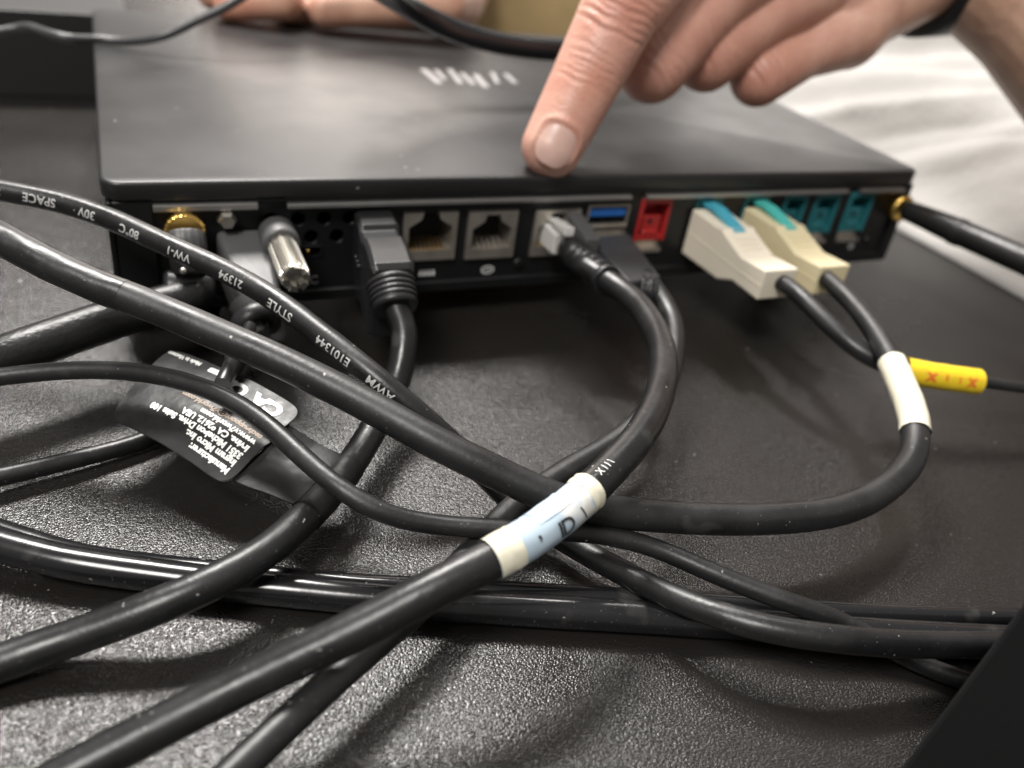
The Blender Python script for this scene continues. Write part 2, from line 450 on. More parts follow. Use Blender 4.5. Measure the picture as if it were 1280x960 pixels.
# jacks
def jack(x0, z0, x1, z1, notch_w, pins, pinmat, name, open_top):
    y0, y1 = PY-.10, PY+.9
    mb = MB(); t = .15; w = x1-x0; cx = (x0+x1)/2
    mb.box((x0, y0, z0), (x1, y1, z0+.30)); mb.box((x0, y0, z0+.30), (x0+t, y1, z1)); mb.box((x1-t, y0, z0+.30), (x1, y1, z1))
    ztop = z1-.10 if not open_top else z1
    nw = notch_w/2
    for s in (-1, 1):
        xa = x0+t if s < 0 else x1-t
        mb.prism([(cx+s*nw, y0+.004, ztop), (xa, y0+.004, ztop), (xa, y0+.004, ztop-.42), (cx+s*(nw+.06), y0+.004, ztop-.20)], (0, .9, 0))
    if not open_top: mb.box((x0+t, y0, z1-.10), (x1-t, y1, z1))
    o = obj(name, mb, M_STEEL, PC)
    obj('dark_port_back', MB().box((x0+.05, y1, z0+.1), (x1-.05, y1+.05, z1-.05)), M_DARK, o)  # black plate; the port's inner shade is put into its colour
    pm = MB(); n = pins
    for k in range(n):
        x = x0+t+.10+(w-2*t-.34)*k/(n-1)
        pm.hexa([(x-.03, y0+.06, z0+.302), (x+.03, y0+.06, z0+.302), (x+.03, y0+.42, z0+.46), (x-.03, y0+.42, z0+.46),
                 (x-.03, y0+.06, z0+.34), (x+.03, y0+.06, z0+.34), (x+.03, y0+.42, z0+.50), (x-.03, y0+.42, z0+.50)])
    obj('contact_pins', pm, pinmat, o)
    return o
jack(*JACKS[0], .42, 8, M_GOLD, 'network_port', True)
jack(*JACKS[1], .40, 6, M_STEEL, 'cash_drawer_port', False)
jack(*JACKS[2], .42, 8, M_GOLD, 'network_port', False)
# stacked usb ports
for k, (a, b, c, d) in enumerate(USBS):
    mb = MB(); y0, y1 = PY-.09, PY+1.0; t = .05
    mb.box((a, y0, b), (c, y1, b+t)); mb.box((a, y0, d-t), (c, y1, d)); mb.box((a, y0, b+t), (a+t, y1, d-t)); mb.box((c-t, y0, b+t), (c, y1, d-t))
    mb.box((a-.05, y0-.03, b-.06), (c-.02, y0, b-.001))
    o = obj('usb_port', mb, M_STEEL, PC)
    obj('tongue', MB().box((a+.10, y0+.06, d-.36), (c-.10, y1, d-.14)), M_BLUE, o)
    obj('dark_port_back', MB().box((a+.05, y1, b+.05), (c-.05, y1+.05, d-.05)), M_DARK, o)  # black plate painted for the shaded inside
# powered usb ports: red one then five teal ones, each a tall frame with a key slot, a block and a steel foot
for k, (a, b, c, d) in enumerate(POW):
    m = M_RED if k == 0 else M_TEAL
    y0, y1 = PY-.06, PY+.7; w = c-a
    mb = MB(); t = .12
    mb.box((a, y0, b+.36), (a+t, y1, d)); mb.box((c-t, y0, b+.36), (c, y1, d)); mb.box((a+t, y0, d-.20), (c-t, y1, d))
    mb.box((a+t, y0+.05, b+.36), (c-t, y1, b+.55))
    mb.box((a+t+.10, y0+.10, b+.66), (c-t-.10, y1, d-.60))
    mb.box((a+t, y0+.55, b+.55), (c-t, y1, d-.20))
    mb.box((a+t+.16, y0+.03, b+.56), (c-t-.16, y0+.30, b+.70))
    o = obj('powered_usb_port', mb, m, PC, bevel=.03, seg=1)
    o['label'] = 'red powered port' if k == 0 else 'teal powered port'
    obj('painted_hole', MB().box((a+t+.28, y0+.092, b+.92), (a+t+.44, y0+.105, b+1.06)), M_DARK, o)  # flat black chip, the hole's inner dark is painted
    st = MB(); st.box((a+.06, y0-.01, b), (c-.06, y1, b+.12)); st.box((a+.28, y0-.01, d+.005), (c-.28, y0+.20, d+.10))
    st.box((a+.06, y0+.2, b+.12), (c-.06, y1, b+.34))
    obj('metal_foot', st, M_STEEL, o)
# usb-c socket with gold tongue, beside the vents
a, b, c, d = 4.35, 2.02, 5.02, 2.36
mb = MB(); t = .045
mb.box((a, PY-.03, b), (c, PY+.8, b+t)); mb.box((a, PY-.03, d-t), (c, PY+.8, d)); mb.box((a, PY-.03, b+t), (a+t, PY+.8, d-t)); mb.box((c-t, PY-.03, b+t), (c, PY+.8, d-t))
o = obj('power_socket', mb, M_CASE, PC, bevel=.02)
obj('centre_pin', MB().lathe((4.66, PY+.5, 2.19), (4.66, PY-.02, 2.19), [(0, .07), (.9, .07), (1, .04)]), M_GOLD, o)
# jack post beside the serial plug, small screws
for (px, py) in ((282, 270),):
    x, z = pan(px, py)
    obj('jack_post', MB().lathe((x, PY, z), (x, PY-.45, z), [(0, .23), (.8, .23), (1, .17)], n=6, smooth=False), M_SILVER, PC)
for (x, z) in ((6.3, 1.5), (10.75, 1.5), (24.4, 1.6)):
    obj('screw', MB().lathe((x, PY, z), (x, PY-.08, z), [(0, .16), (.7, .16), (1, .10)], n=14), M_CASE, PC)
# printing on the rear panel
def panel_text(s, x, z, size, m=M_GREYPRINT, bold=0.01):
    v, f, w = text2d(s, size, bold)
    mb = MB(); mb.add([(x+a, PY-.006, z+b) for a, b in v], f)
    return obj('printing', mb, m, PC)
x, z = pan(366, 358); panel_text('DC', x+.18, z+.02, .34)
mb = MB(); x, z = pan(524, 346)
for k in range(4):
    mb.box((x+k*.125, PY-.008, z), (x+k*.125+.085, PY-.004, z+.10)); mb.box((x+k*.125+.02, PY-.008, z+.11), (x+k*.125+.06, PY-.004, z+.17))
obj('printing', mb, M_WHITE, PC)
x, z = pan(610, 338)
mb = MB(); n = 20
for k in range(n):
    a0, a1 = 2*math.pi*k/n, 2*math.pi*(k+1)/n
    q = [(.20*math.cos(a0), .13*math.sin(a0)), (.20*math.cos(a1), .13*math.sin(a1)), (.16*math.cos(a1), .095*math.sin(a1)), (.16*math.cos(a0), .095*math.sin(a0))]
    mb.add([(x+p, PY-.006, z+r) for p, r in q], [(0, 1, 2, 3)])
for dx in (-.07, .03): mb.add([(x+dx, PY-.006, z-.05), (x+dx+.04, PY-.006, z-.05), (x+dx+.06, PY-.006, z+.05), (x+dx+.02, PY-.006, z+.05)], [(0, 1, 2, 3)])
obj('printing', mb, M_WHITE, PC)
x, z = pan(1065, 308); mb = MB().lathe((x, PY, z), (x, PY-.006, z), [(0, .13), (1, .13)], n=14)
obj('printing', mb, M_GREYPRINT, PC)
# worn silver maker's mark on the lid: slanted strokes, blurred in the photograph
mb = MB()
for k, (px0, py0, px1, py1, w) in enumerate(((524, 86, 545, 104, 9), (541, 87, 553, 99, 7), (557, 86, 572, 104, 8), (573, 91, 589, 105, 7), (590, 93, 604, 109, 8), (612, 90, 619, 104, 6), (628, 92, 641, 104, 7))):
    q = [at(px0, py0, ZT+.004), at(px0+w, py0, ZT+.004), at(px1+w, py1, ZT+.004), at(px1, py1, ZT+.004)]
    mb.add(q, [(0, 1, 2, 3)])
obj('maker_mark', mb, M_LOGO, PC)

# antennas screwed to the case
def antenna(sma_px, ypost, body, r_body, label):
    x, z = pan(*sma_px)
    a = np.array((x, PY, z)); b = a+np.array((0, -ypost, 0))
    o = obj('antenna', MB().tube(Path(body), r_body, n=24), mat('antenna_rubber', (0.012, 0.012, 0.012), 0.38, bump=0.0002, bscale=900), PC)
    o['label'] = label
    obj('gold_nut', MB().lathe(a, b, [(0, .36), (.1, .41), (.55, .41), (.6, .46), (.95, .46), (1, .40)], n=96, ridge=.018, ridges=24), M_GOLD, o)
    return o, b
o, b = antenna((229, 281), .55, [at(252, 366, 1.9), at(200, 381, 1.85), at(120, 406, 1.7), at(40, 434, 1.6), at(-60, 470, 1.5), at(-140, 500, 1.4)], lambda u: .40+.06*min(1, u*3), 'black paddle antenna folded down to the left')
e = at(237, 345, 2.3)
obj('collar', MB().lathe(b, e, [(0, .42), (.05, .45), (.4, .45), (.45, .40), (1, .38)], n=48, ridge=.025, ridges=16), M_GREYPL, o)
h = at(236, 362, 1.95)
obj('hinge', MB().lathe(h+np.array((-.55, 0, .1)), h+np.array((.55, 0, -.05)), [(0, .36), (.08, .42), (.92, .42), (1, .36)]), M_BLACKPL, o)
obj('hinge_pin', MB().sphere(at(229, 339, 2.55), .085, 8), M_SILVER, o)
p0 = aty(1134, 263, -.52)
o, b = antenna((1118, 256), .50, [p0, atk(1154, 271, 28.0), atk(1198, 290, 27.2), atk(1240, 308, 26.3), atk(1290, 330, 25.3), atk(1370, 364, 24)], lambda u: .34+.08*min(1, u*4), 'black antenna pointing out to the right')
obj('collar', MB().lathe(atk(1190, 287, 27.4), atk(1205, 293, 27.05), [(0, .41), (.2, .45), (.8, .45), (1, .41)]), M_BLACKPL, o)

# ------------------------------------------------------------------ cables
def cable_path(pts, step=.18): return Path([p if isinstance(p, np.ndarray) else at(*p) for p in pts], step)
def rubber_r(r, seed):
    return lambda u: r*(1+0.022*noise.noise(Vector((u*40+seed, seed*1.7, 0)))+.03*noise.noise(Vector((u*9+seed, seed*.7, 3))))
def tube_text(path, r, s, px, py, size, theta_deg, m, parent, name='printing', flip=True, bold=0.012, gap=.006):
    """letters wrapped on the cable: upside down and running back along the path when flip"""
    v, f, w = text2d(s, size, bold)
    s0 = path.near(px, py)
    sg = -1 if flip else 1
    vs = []
    mid = size*.35
    for (a, b) in v:
        P, T, N, B = path.sample(s0+sg*(a-w/2))
        th = math.radians(theta_deg)-sg*(b-mid)/r
        vs.append(P+(r+gap)*(math.cos(th)*N+math.sin(th)*B))
    mb = MB(); mb.add(vs, f)
    return obj(name, mb, m, parent)
def sleeve(path, s0, s1, r, m, parent, name, rough=.02, seed=0, th0=0, th1=360, n=28, k=36):
    sp = path.sub(s0, s1, k); vs = []; full = th1-th0 >= 359.9
    cols = n if full else n+1
    for i in range(k):
        for j in range(cols):
            th = math.radians(th0+(th1-th0)*j/n)
            rr = r*(1+rough*noise.noise(Vector((i*.25+seed, math.cos(th)*2, math.sin(th)*2))))
            vs.append(sp.P[i]+rr*(math.cos(th)*sp.N[i]+math.sin(th)*sp.B[i]))
    fs = []
    for i in range(k-1):
        for j in range(n):
            fs.append((i*cols+j, i*cols+(j+1) % cols, (i+1)*cols+(j+1) % cols, (i+1)*cols+j))
    mb = MB(); mb.add(vs, fs, True)
    return obj(name, mb, m, parent)

# printed cable, crossing from the upper left to the lower right
A = cable_path([(-90, 220, 3.9), (0, 238, 3.85), (69, 251, 3.8), (137, 273, 3.7), (206, 305, 3.55), (260, 329, 3.45), (307, 352, 3.3), (353, 381, 3.15), (416, 429, 2.9), (471, 473, 2.6), (530, 523, 2.0), (590, 577, 1.2), (640, 628, .75), (690, 665, .5), (740, 695, .5), (830, 742, .75), (900, 769, 1.0), (960, 786, 1.1), (1050, 799, 1.15), (1130, 805, 1.0), (1260, 806, .8), (1360, 806, .7)])
RA = .245
o = thing('printed_cable', A.P[0]*[1, 1, 0], 'black cable printed with white lettering, topmost at the left edge and running down right', 'cable')
obj('jacket', MB().tube(A, rubber_r(RA, 3)), M_RUBBER, o)
for s, px, py, sz in (('SP', 4, 240, .26), ('SPACE', 58, 252, .27), ('30V', 119, 271, .27), ('80\u00b0C', 172, 293, .26), ('VW-1', 231, 321, .25), ('21394', 293, 349, .25), ('STYLE', 354, 387, .27), ('E101344', 420, 438, .26), ('AWM', 474, 482, .25), ('RU', 523, 522, .22)):
    tube_text(A, RA, s, px, py, sz, 76, M_CABLEPRINT, o, bold=.004)

# thin cable looping over the tag
Bp = cable_path([(-70, 480, 1.6), (0, 471, 1.7), (80, 463, 1.9), (160, 464, 2.1), (220, 474, 2.25), (280, 495, 2.3), (330, 527, 2.2), (380, 573, 2.05), (425, 611, 1.95), (470, 638, 1.75), (520, 653, 1.5), (580, 659, 1.45), (640, 662, 1.4), (700, 664, 1.35), (760, 669, 1.25), (820, 685, 1.1), (900, 720, 1.0), (980, 751, .9), (1040, 772, .75), (1090, 798, .45), (1140, 826, .22), (1220, 856, .2), (1330, 890, .2)])
tag(obj('thin_cable', MB().tube(Bp, rubber_r(.185, 8)), M_RUBBER2), 'thin matte black cable that curves over the black printed tag', 'cable')

# two powered usb plugs, their leads
def tan_plug(x0, w, root, m, tabm, nm):
    prof = [(0.10, 3.06), (-1.26, 3.06), (-1.50, 3.10), (-1.62, 3.02), (-2.6, 2.72), (-3.72, 2.83), (-3.72, 1.92), (-2.5, 1.92), (-1.85, 1.64), (0.10, 1.58)]
    mb = MB(); mb.prism([(x0, y, z) for y, z in prof], (w, 0, 0))
    pl = obj('plug', mb, m, root, bevel=.05, seg=2)
    sm = MB()
    for (ya, za, yb, zb2) in ((.05, 2.32, -1.85, 2.32), (-1.85, 2.32, -2.6, 2.30), (-2.6, 2.30, -3.70, 2.34)):
        sm.hexa([(x0-.012, ya, za-.018), (x0+.05, ya, za-.018), (x0+.05, yb, zb2-.018), (x0-.012, yb, zb2-.018), (x0-.012, ya, za+.018), (x0+.05, ya, za+.018), (x0+.05, yb, zb2+.018), (x0-.012, yb, zb2+.018)])
    obj('mould_seam', sm, m, pl)
    rb = MB()
    for k in range(3):
        t_ = .25+.22*k; y_ = -1.70-.9*t_; z_ = 3.0-.28*t_
        rb.hexa([(x0+w*.2, y_, z_-.02), (x0+w*.8, y_, z_-.02), (x0+w*.8, y_-.05, z_-.035), (x0+w*.2, y_-.05, z_-.035), (x0+w*.2, y_, z_+.03), (x0+w*.8, y_, z_+.03), (x0+w*.8, y_-.05, z_+.015), (x0+w*.2, y_-.05, z_+.015)])
    obj('grip_rib', rb, m, pl)
    tb = MB(); a, b = x0+w*.30, x0+w*.66
    tp = [(0.12, 3.28), (-.45, 3.30), (-1.1, 3.18), (-1.62, 3.06)]
    for i in range(len(tp)-1):
        (ya, za), (yb, zb_) = tp[i], tp[i+1]
        tb.hexa([(a, ya, za-.14), (b, ya, za-.14), (b, yb, zb_-.10), (a, yb, zb_-.10), (a, ya, za), (b, ya, za), (b, yb, zb_), (a, yb, zb_)])
    obj('latch_tab', tb, tabm, pl)
    return pl
C = cable_path([(-100, 246, 4.2), (0, 298, 4.0), (69, 335, 3.75), (120, 357, 3.6), (180, 379, 3.45), (263, 414, 3.25), (347, 450, 3.05), (420, 486, 2.85), (490, 523, 2.65), (545, 554, 2.45), (600, 581, 2.2), (644, 602, 2.0), (690, 622, 1.8), (750, 638, 1.6), (808, 644, 1.5), (880, 649, 1.4), (960, 649, 1.35), (1040, 641, 1.35), (1100, 616, 1.4), (1141, 572, 1.6), (1143, 525, 1.85), (1126, 478, 2.1), (1099, 424, 2.3), (1066, 380, 2.42), (1030, 346, 2.45), (1008, 330, 2.45)])
o = thing('powered_usb_cable', C.P[0]*[1, 1, 0], 'thick black cable from the yellowed cream plug, wrapped with ivory tape', 'cable')
obj('jacket', MB().tube(C, lambda u: .312*(1-.20*max(0, min(1, (u-.82)/.1)))*(1+.02*noise.noise(Vector((u*40, 1, 2))))), M_RUBBER2, o)
tan_plug(18.40, 1.12, o, M_CREAM2, M_TEALG, 'plug')
sleeve(C, C.near(1138, 540), C.near(1112, 455), .340, M_TAPE, o, 'tape_wrap', .03, 5)
# wrap of loose film at the left end
sleeve(C, C.near(-60, 268), C.near(160, 370), .318, M_RUBBER, o, 'film_wrap', .05, 9)

Yp = cable_path([(947, 338, 2.45), (985, 357, 2.42), (1030, 400, 2.2), (1075, 440, 1.9), (1110, 457, 1.75), (1150, 467, 1.7), (1190, 473, 1.65), (1230, 478, 1.6), (1290, 486, 1.5), (1370, 497, 1.3)])
o = thing('powered_usb_cable', Yp.P[0]*[1, 1, 0], 'black cable from the whiter cream plug, with a yellow sleeve', 'cable')
obj('jacket', MB().tube(Yp, lambda u: .24 if u < .55 else max(.15, .24-.09*(u-.55)/.08)), M_RUBBER2, o)
tan_plug(16.40, 1.18, o, M_CREAM, M_TEALB, 'plug')
sl = sleeve(Yp, Yp.near(1132, 464), Yp.near(1222, 477), .34, M_YELLOW, o, 'yellow_sleeve', .02, 2)
for px, py, ch, sz_ in ((1158, 471, 'x', .44), (1170, 477, 'i', .22), (1186, 478, ':', .26), (1205, 479, 'x', .44)):
    tube_text(Yp, .345, ch, px, py, sz_, 60, M_REDINK, sl, flip=False, bold=.02)

# display cable with ribbed plug and the folded tag
D = cable_path([np.array((5.92, -3.0, 2.88)), np.array((5.90, -3.60, 2.46)), aty(507, 408, -4.02), aty(505, 442, -4.50), aty(493, 487, -5.0), (470, 530, 1.05), (446, 571, .95), (415, 611, .98), (383, 645, 1.03), (335, 688, 1.1), (278, 722, 1.10), (200, 757, .92), (134, 782, .66), (60, 808, .42), (0, 829, .33), (-80, 857, .32)])
o = thing('display_cable', D.P[0]*[1, 1, 0], 'thick black cable with a ribbed video plug and a folded printed tag', 'cable')
RD = .302
obj('jacket', MB().tube(D, rubber_r(RD, 12)), M_RUBBER, o)
mb = MB()
sec = [(0.14, 5.82, 6.86, 1.36, 3.34), (-.85, 5.70, 6.74, 1.36, 3.36), (-.95, 5.69, 6.73, 1.42, 3.22), (-1.55, 5.61, 6.65, 1.42, 3.23), (-1.65, 5.60, 6.64, 1.36, 3.38), (-2.35, 5.52, 6.56, 1.36, 3.40), (-3.05, 5.42, 6.46, 1.42, 3.38), (-3.18, 5.46, 6.42, 1.52, 3.26)]
vs = []
for (y, a, b, c, d) in sec:
    ch = .10
    vs += [(a+ch, y, c), (b-ch, y, c), (b, y, c+ch), (b, y, d-ch), (b-ch, y, d), (a+ch, y, d), (a, y, d-ch), (a, y, c+ch)]
fs = [(i*8+k, i*8+(k+1) % 8, (i+1)*8+(k+1) % 8, (i+1)*8+k) for i in range(len(sec)-1) for k in range(8)]+[tuple(range(8)), tuple(range(len(vs)-8, len(vs)))]
mb.add(vs, fs)
pl = obj('plug', mb, M_PLUGGREY, o, bevel=.025)
mb = MB()
for k in range(3): mb.sphere((5.62-.01*k, -1.0-.18*k, 2.55-.04*k), .05, 6)
obj('grip_dots', mb, M_PLUGGREY, pl)
mb = MB()
a = np.array((5.92, -2.98, 2.88)); b = np.array((5.90, -3.60, 2.46))
prof = [(0, .50)]
for k in range(4): prof += [(.12+.17*k, .58-.01*k), (.12+.17*k+.11, .58-.01*k), (.12+.17*k+.115, .52), (.12+.17*k+.165, .52)]
prof += [(.86, .54), (1.0, .50)]
mb.lathe(a, b, prof, n=32)
obj('strain_relief', mb, M_BLACKPL, o)
# tag: sleeve round the cable, strip, page, printing
s0, s1 = D.near(438, 582), D.near(386, 641)
tg = sleeve(D, s0, s1, RD+.02, M_TAG, o, 'tag', .02, 4)
tg['label'] = 'black folded tag with white printing'
PB, PL_, PT, PR = at(283, 609, 1.0), at(135, 522, 1.25), at(213, 435, 1.55), at(381, 512, 1.75)   # page corners: bottom, left, top, right
def page(u, v, lift=0.0):
    """u along the reading direction, v down the page"""
    p = (1-u)*(1-v)*PB+u*(1-v)*PL_+u*v*PT+(1-u)*v*PR
    z = .16*math.sin(math.pi*u)*(1-.3*v)+.10*math.sin(math.pi*v)-.10*math.exp(-((v-.56)/.07)**2)*(1-u)*.6
    z += .02*noise.noise(Vector((u*4, v*4, 1)))
    return p+np.array((0, 0, z+lift))
def corner_ok(u, v, r=.08):
    for cu, cv in ((0, 0), (1, 0), (0, 1), (1, 1)):
        du, dv = abs(u-cu), abs(v-cv)
        if du < r and dv < r:
            return du, dv
    return None
mb = MB(); n = 34; vs = []
for i in range(n+1):
    for j in range(n+1):
        u, v = i/n, j/n
        # squeeze the grid to round the four corners
        cu, cv = 2*u-1, 2*v-1; m_ = max(abs(cu), abs(cv)); 
        if m_ > 0:
            pw = 9.0; L = (abs(cu)**pw+abs(cv)**pw)**(1/pw); cu, cv = cu*m_/L, cv*m_/L
        vs.append(page((cu+1)/2, (cv+1)/2))
fs = [(i*(n+1)+j, (i+1)*(n+1)+j, (i+1)*(n+1)+j+1, i*(n+1)+j+1) for i in range(n) for j in range(n)]
low = [p-np.array((0, 0, .03)) for p in vs]
mb.add(vs, fs, True); mb.add(low, [f[::-1] for f in fs], True)
obj('page', mb, M_TAG, tg)
# strip from the cable to the page
q0, q1 = D.sample(s1)[0]+np.array((0, 0, RD*.7)), D.sample(s0)[0]+np.array((0, 0, RD*.7))
e0, e1 = page(.02, .10)-np.array((0, 0, .08)), page(.02, .80)-np.array((0, 0, .08))
mb = MB(); vs = []
for i in range(13):
    for j in range(9):
        u, v = i/12, j/8
        p = (1-u)*((1-v)*q0+v*q1)+u*((1-v)*e0+v*e1)
        vs.append(p+np.array((0, 0, -.03*math.sin(math.pi*u)+.03*noise.noise(Vector((u*3, v*3, 9))))))
mb.add(vs, [(i*9+j, (i+1)*9+j, (i+1)*9+j+1, i*9+j+1) for i in range(12) for j in range(8)], True)
mb.add([p-np.array((0, 0, .03)) for p in vs], [(i*9+j, i*9+j+1, (i+1)*9+j+1, (i+1)*9+j) for i in range(12) for j in range(8)], True)
obj('strip', mb, M_TAG, tg)
def page_text(s, u0, v0, size, m=M_WHITE, bold=.012, maxw=None):
    wu = (np.linalg.norm(PL_-PB)+np.linalg.norm(PT-PR))/2; wv = (np.linalg.norm(PR-PB)+np.linalg.norm(PT-PL_))/2
    v, f, w = text2d(s, size, bold*size/.2)
    sc = 1 if not maxw else min(1, maxw*wu/w)
    mb = MB(); mb.add([page(u0+a*sc/wu, v0-b/wv, .008) for a, b in v], f)
    return obj('printing', mb, m, tg)
page_text('Manufacturer:', .055, .135, .19, maxw=.36)
page_text('Ingram Micro Inc.', .055, .218, .19, maxw=.42)
page_text('3351 Michelson Drive, Suite 100', .055, .300, .19, maxw=.84)
page_text('Irvine, CA 92612, USA', .055, .383, .19, maxw=.58)
page_text('www.v7world.com', .055, .464, .185, maxw=.52)
page_text('techsupport@v7world.com', .055, .548, .185, M_BROWNPRINT, maxw=.66)
page_text('CA', .08, .90, .50, maxw=.25)
page_text('CE', .33, .90, .46, maxw=.24)
page_text('Made in Vietnam', .72, .95, .17, maxw=.26)
mb = MB(); n = 12
mb.add([page(.60+.05*math.copysign(abs(math.cos(t))**.4, math.cos(t)), .91+.038*math.copysign(abs(math.sin(t))**.4, math.sin(t)), .009) for t in np.linspace(0, 2*math.pi, 24, endpoint=False)], [tuple(range(24))])
mb.add([page(.50+.035*math.cos(t), .84+.05*math.sin(t), .009) for t in np.linspace(0, 2*math.pi, 24, endpoint=False)], [tuple(range(24))])
obj('printing', mb, M_WHITE, tg)

# ethernet cable with label
E_ = cable_path([(728, 331, 2.6), (748, 344, 2.6), (785, 369, 2.6), (815, 405, 2.7), (829, 445, 2.8), (824, 495, 2.85), (800, 545, 2.85), (765, 585, 2.8), (727, 622, 2.78), (680, 660, 2.7), (625, 694, 2.6), (560, 727, 2.45), (450, 785, 1.95), (330, 842, 1.4), (200, 908, .9), (90, 965, .55), (-20, 1030, .34)])
o = thing('network_cable', E_.P[0]*[1, 1, 0], 'black network cable with a clear plug and a white and blue handwritten label', 'cable')
RE = .312
obj('jacket', MB().tube(E_, rubber_r(RE, 20)), M_RUBBER, o)
mb = MB(); mb.hexa([(11.42, -.55, 2.08), (12.18, -.55, 2.08), (12.20, .5, 2.08), (11.36, .5, 2.08), (11.42, -.55, 2.70), (12.18, -.55, 2.70), (12.20, .5, 2.78), (11.36, .5, 2.78)])
pl = obj('plug', mb, M_CLEAR, o, bevel=.05)
mb = MB(); mb.hexa([(11.45, -1.0, 2.85), (11.75, -1.0, 2.85), (11.75, .1, 2.86), (11.45, .1, 2.86), (11.45, -1.0, 3.10), (11.75, -1.0, 3.10), (11.75, .1, 2.95), (11.45, .1, 2.95)])
obj('latch', mb, M_CLEAR, pl, bevel=.03)
mb = MB(); mb.hexa([(11.95, -1.35, 2.45), (12.42, -1.35, 2.45), (12.42, .0, 2.5), (11.98, .0, 2.5), (11.95, -1.35, 2.92), (12.42, -1.35, 2.92), (12.42, .0, 3.16), (11.98, .0, 3.16)])
obj('boot_wing', mb, M_GREYPL, o, bevel=.06)
mb = MB(); a = np.array((11.75, -.85, 2.40)); b = E_.sample(E_.near(757, 350))[0]
prof = [(0, .36), (.10, .40)]
for k in range(5): prof += [(.2+.14*k, .41), (.2+.14*k+.07, .41), (.2+.14*k+.08, .33), (.2+.14*k+.135, .33)]
prof += [(.92, .41), (1, .40)]
mb.lathe(a, b, prof, n=28)
obj('strain_relief', mb, M_PLUGGREY, o)
s0, s1 = E_.near(733, 618), E_.near(616, 698)
lab = sleeve(E_, s0, s1, RE+.025, M_LABEL, o, 'label_wrap', .035, 7)
lab['label'] = 'white paper label wrapped round the cable'
ds = s1-s0
for (f0, f1, m, t0, t1, nm) in ((.80, 1.0, M_LABELC, -100, 110, 'cream_tape'), (.0, .13, M_LABELC, -100, 60, 'cream_tape'), (.30, .62, M_LABEL, -20, 75, 'loose_edge')):
    sleeve(E_, s0+ds*f0, s0+ds*f1, RE+.040, m, lab, nm, .045, 7, t0, t1, n=14, k=14)
for (st, px, py, sz) in (('\u2019', 714, 648, .01), ('\\', 711, 645, .34), ('D', 697, 656, .40), ('1', 684, 664, .40), ('\u2019', 661, 681, .40)):
    if sz < .05: continue
    tube_text(E_, RE+.06, st, px, py, sz, -62, M_INK, lab, bold=.004)
tube_text(E_, RE, 'X I I \\', 745, 590, .20, -4, M_WHITE, o, bold=0)

# grey usb plug and cable
F = cable_path([(806, 345, 2.35), (818, 360, 2.25), (838, 392, 2.0), (843, 435, 1.8), (828, 492, 1.5), (775, 548, 1.2), (705, 590, 1.05), (640, 636, 1.0), (590, 690, 1.0), (540, 743, 1.0), (430, 838, 1.0), (350, 912, .95), (280, 978, .9), (200, 1060, .9)])
o = thing('usb_cable', F.P[0]*[1, 1, 0], 'black cable from the dark grey usb plug, running just below the network cable', 'cable')
obj('jacket', MB().tube(F, rubber_r(.255, 30)), M_RUBBER2, o)
mb = MB(); z0, z1 = 1.72, 2.55
mb.hexa([(12.30, -3.25, z0), (13.42, -3.10, z0), (14.0, -.3, z0), (12.60, -.45, z0), (12.30, -3.25, z1), (13.42, -3.10, z1), (14.0, -.3, z1), (12.60, -.45, z1)])
pl = obj('plug', mb, mat('slate_plug_plastic', (.045, .045, .048), .36, bump=.00006, bscale=1500), o, bevel=.07)
obj('plug_shell', MB().box((12.84, -.42, 1.86), (14.02, .35, 2.36)), M_STEEL, pl)
a = np.array((12.88, -3.1, 2.15)); b = F.sample(F.near(822, 366))[0]
mb = MB(); mb.lathe(a, b, [(0, .42), (.2, .42), (.25, .34), (.4, .34), (.45, .42), (.65, .42), (.7, .34), (.85, .36), (1, .32)])
obj('strain_relief', mb, M_PLUGGREY, o)

# glossy pair lying along the table
G2 = cable_path([(-80, 655, .55), (0, 681, .52), (90, 704, .45), (179, 717, .36), (270, 729, .31), (358, 738, .31), (439, 746, .3), (578, 757, .3), (700, 765, .3), (800, 771, .3), (900, 778, .3), (1000, 786, .3), (1120, 794, .3), (1280, 802, .3), (1370, 806, .3)])
tag(obj('glossy_cable', MB().tube(G2, rubber_r(.30, 40)), M_GLOSSY), 'thick glossy black cable on the table, front of the pair across the middle', 'cable')
G1 = cable_path([(-80, 640, .2), (0, 664, .2), (90, 692, .2), (179, 706, .2), (358, 724, .2), (439, 732, .2), (578, 738, .22), (700, 745, .24), (800, 750, .24), (900, 757, .24), (1030, 766, .24), (1150, 771, .24), (1280, 774, .24), (1370, 776, .24)])
tag(obj('glossy_cable', MB().tube(G1, rubber_r(.22, 44)), M_GLOSSY), 'thinner glossy black cable lying just behind the thick glossy one on the table', 'cable')

# serial cable: grey hood with a silver thumbscrew, cable going under the tag
H = cable_path([(322, 402, 1.5), (312, 425, 1.0), (290, 465, .5), (245, 515, .3), (180, 551, .25), (90, 575, .3), (0, 596, .35), (-80, 612, .4)])
o = thing('serial_cable', H.P[0]*[1, 1, 0], 'cable with a grey serial plug and silver thumbscrew, running under the tag to the left', 'cable')
obj('jacket', MB().tube(H, rubber_r(.185, 50)), M_RUBBER2, o)
hood_a = at(272, 302, 3.05); 
mb = MB()
HX0, HX1 = 2.35, 3.75
mb.hexa([(HX0, .1, 1.7), (HX1, .1, 1.7), (HX1-.15, -2.7, 1.25), (HX0+.25, -2.5, 1.25), (HX0+.05, .1, 2.95), (HX1-.05, .1, 2.95), (HX1-.2, -2.3, 2.35), (HX0+.3, -2.1, 2.35)])
obj('hood', mb, M_GREYPL, o, bevel=.14, seg=3)
e = aty(369, 347, -2.55); c = e+np.array((0, 1.75, .0))
mb = MB(); mb.lathe(c, e, [(0, .33), (.95, .33), (1, .30)], n=104, ridge=.05, ridges=26, smooth=False)
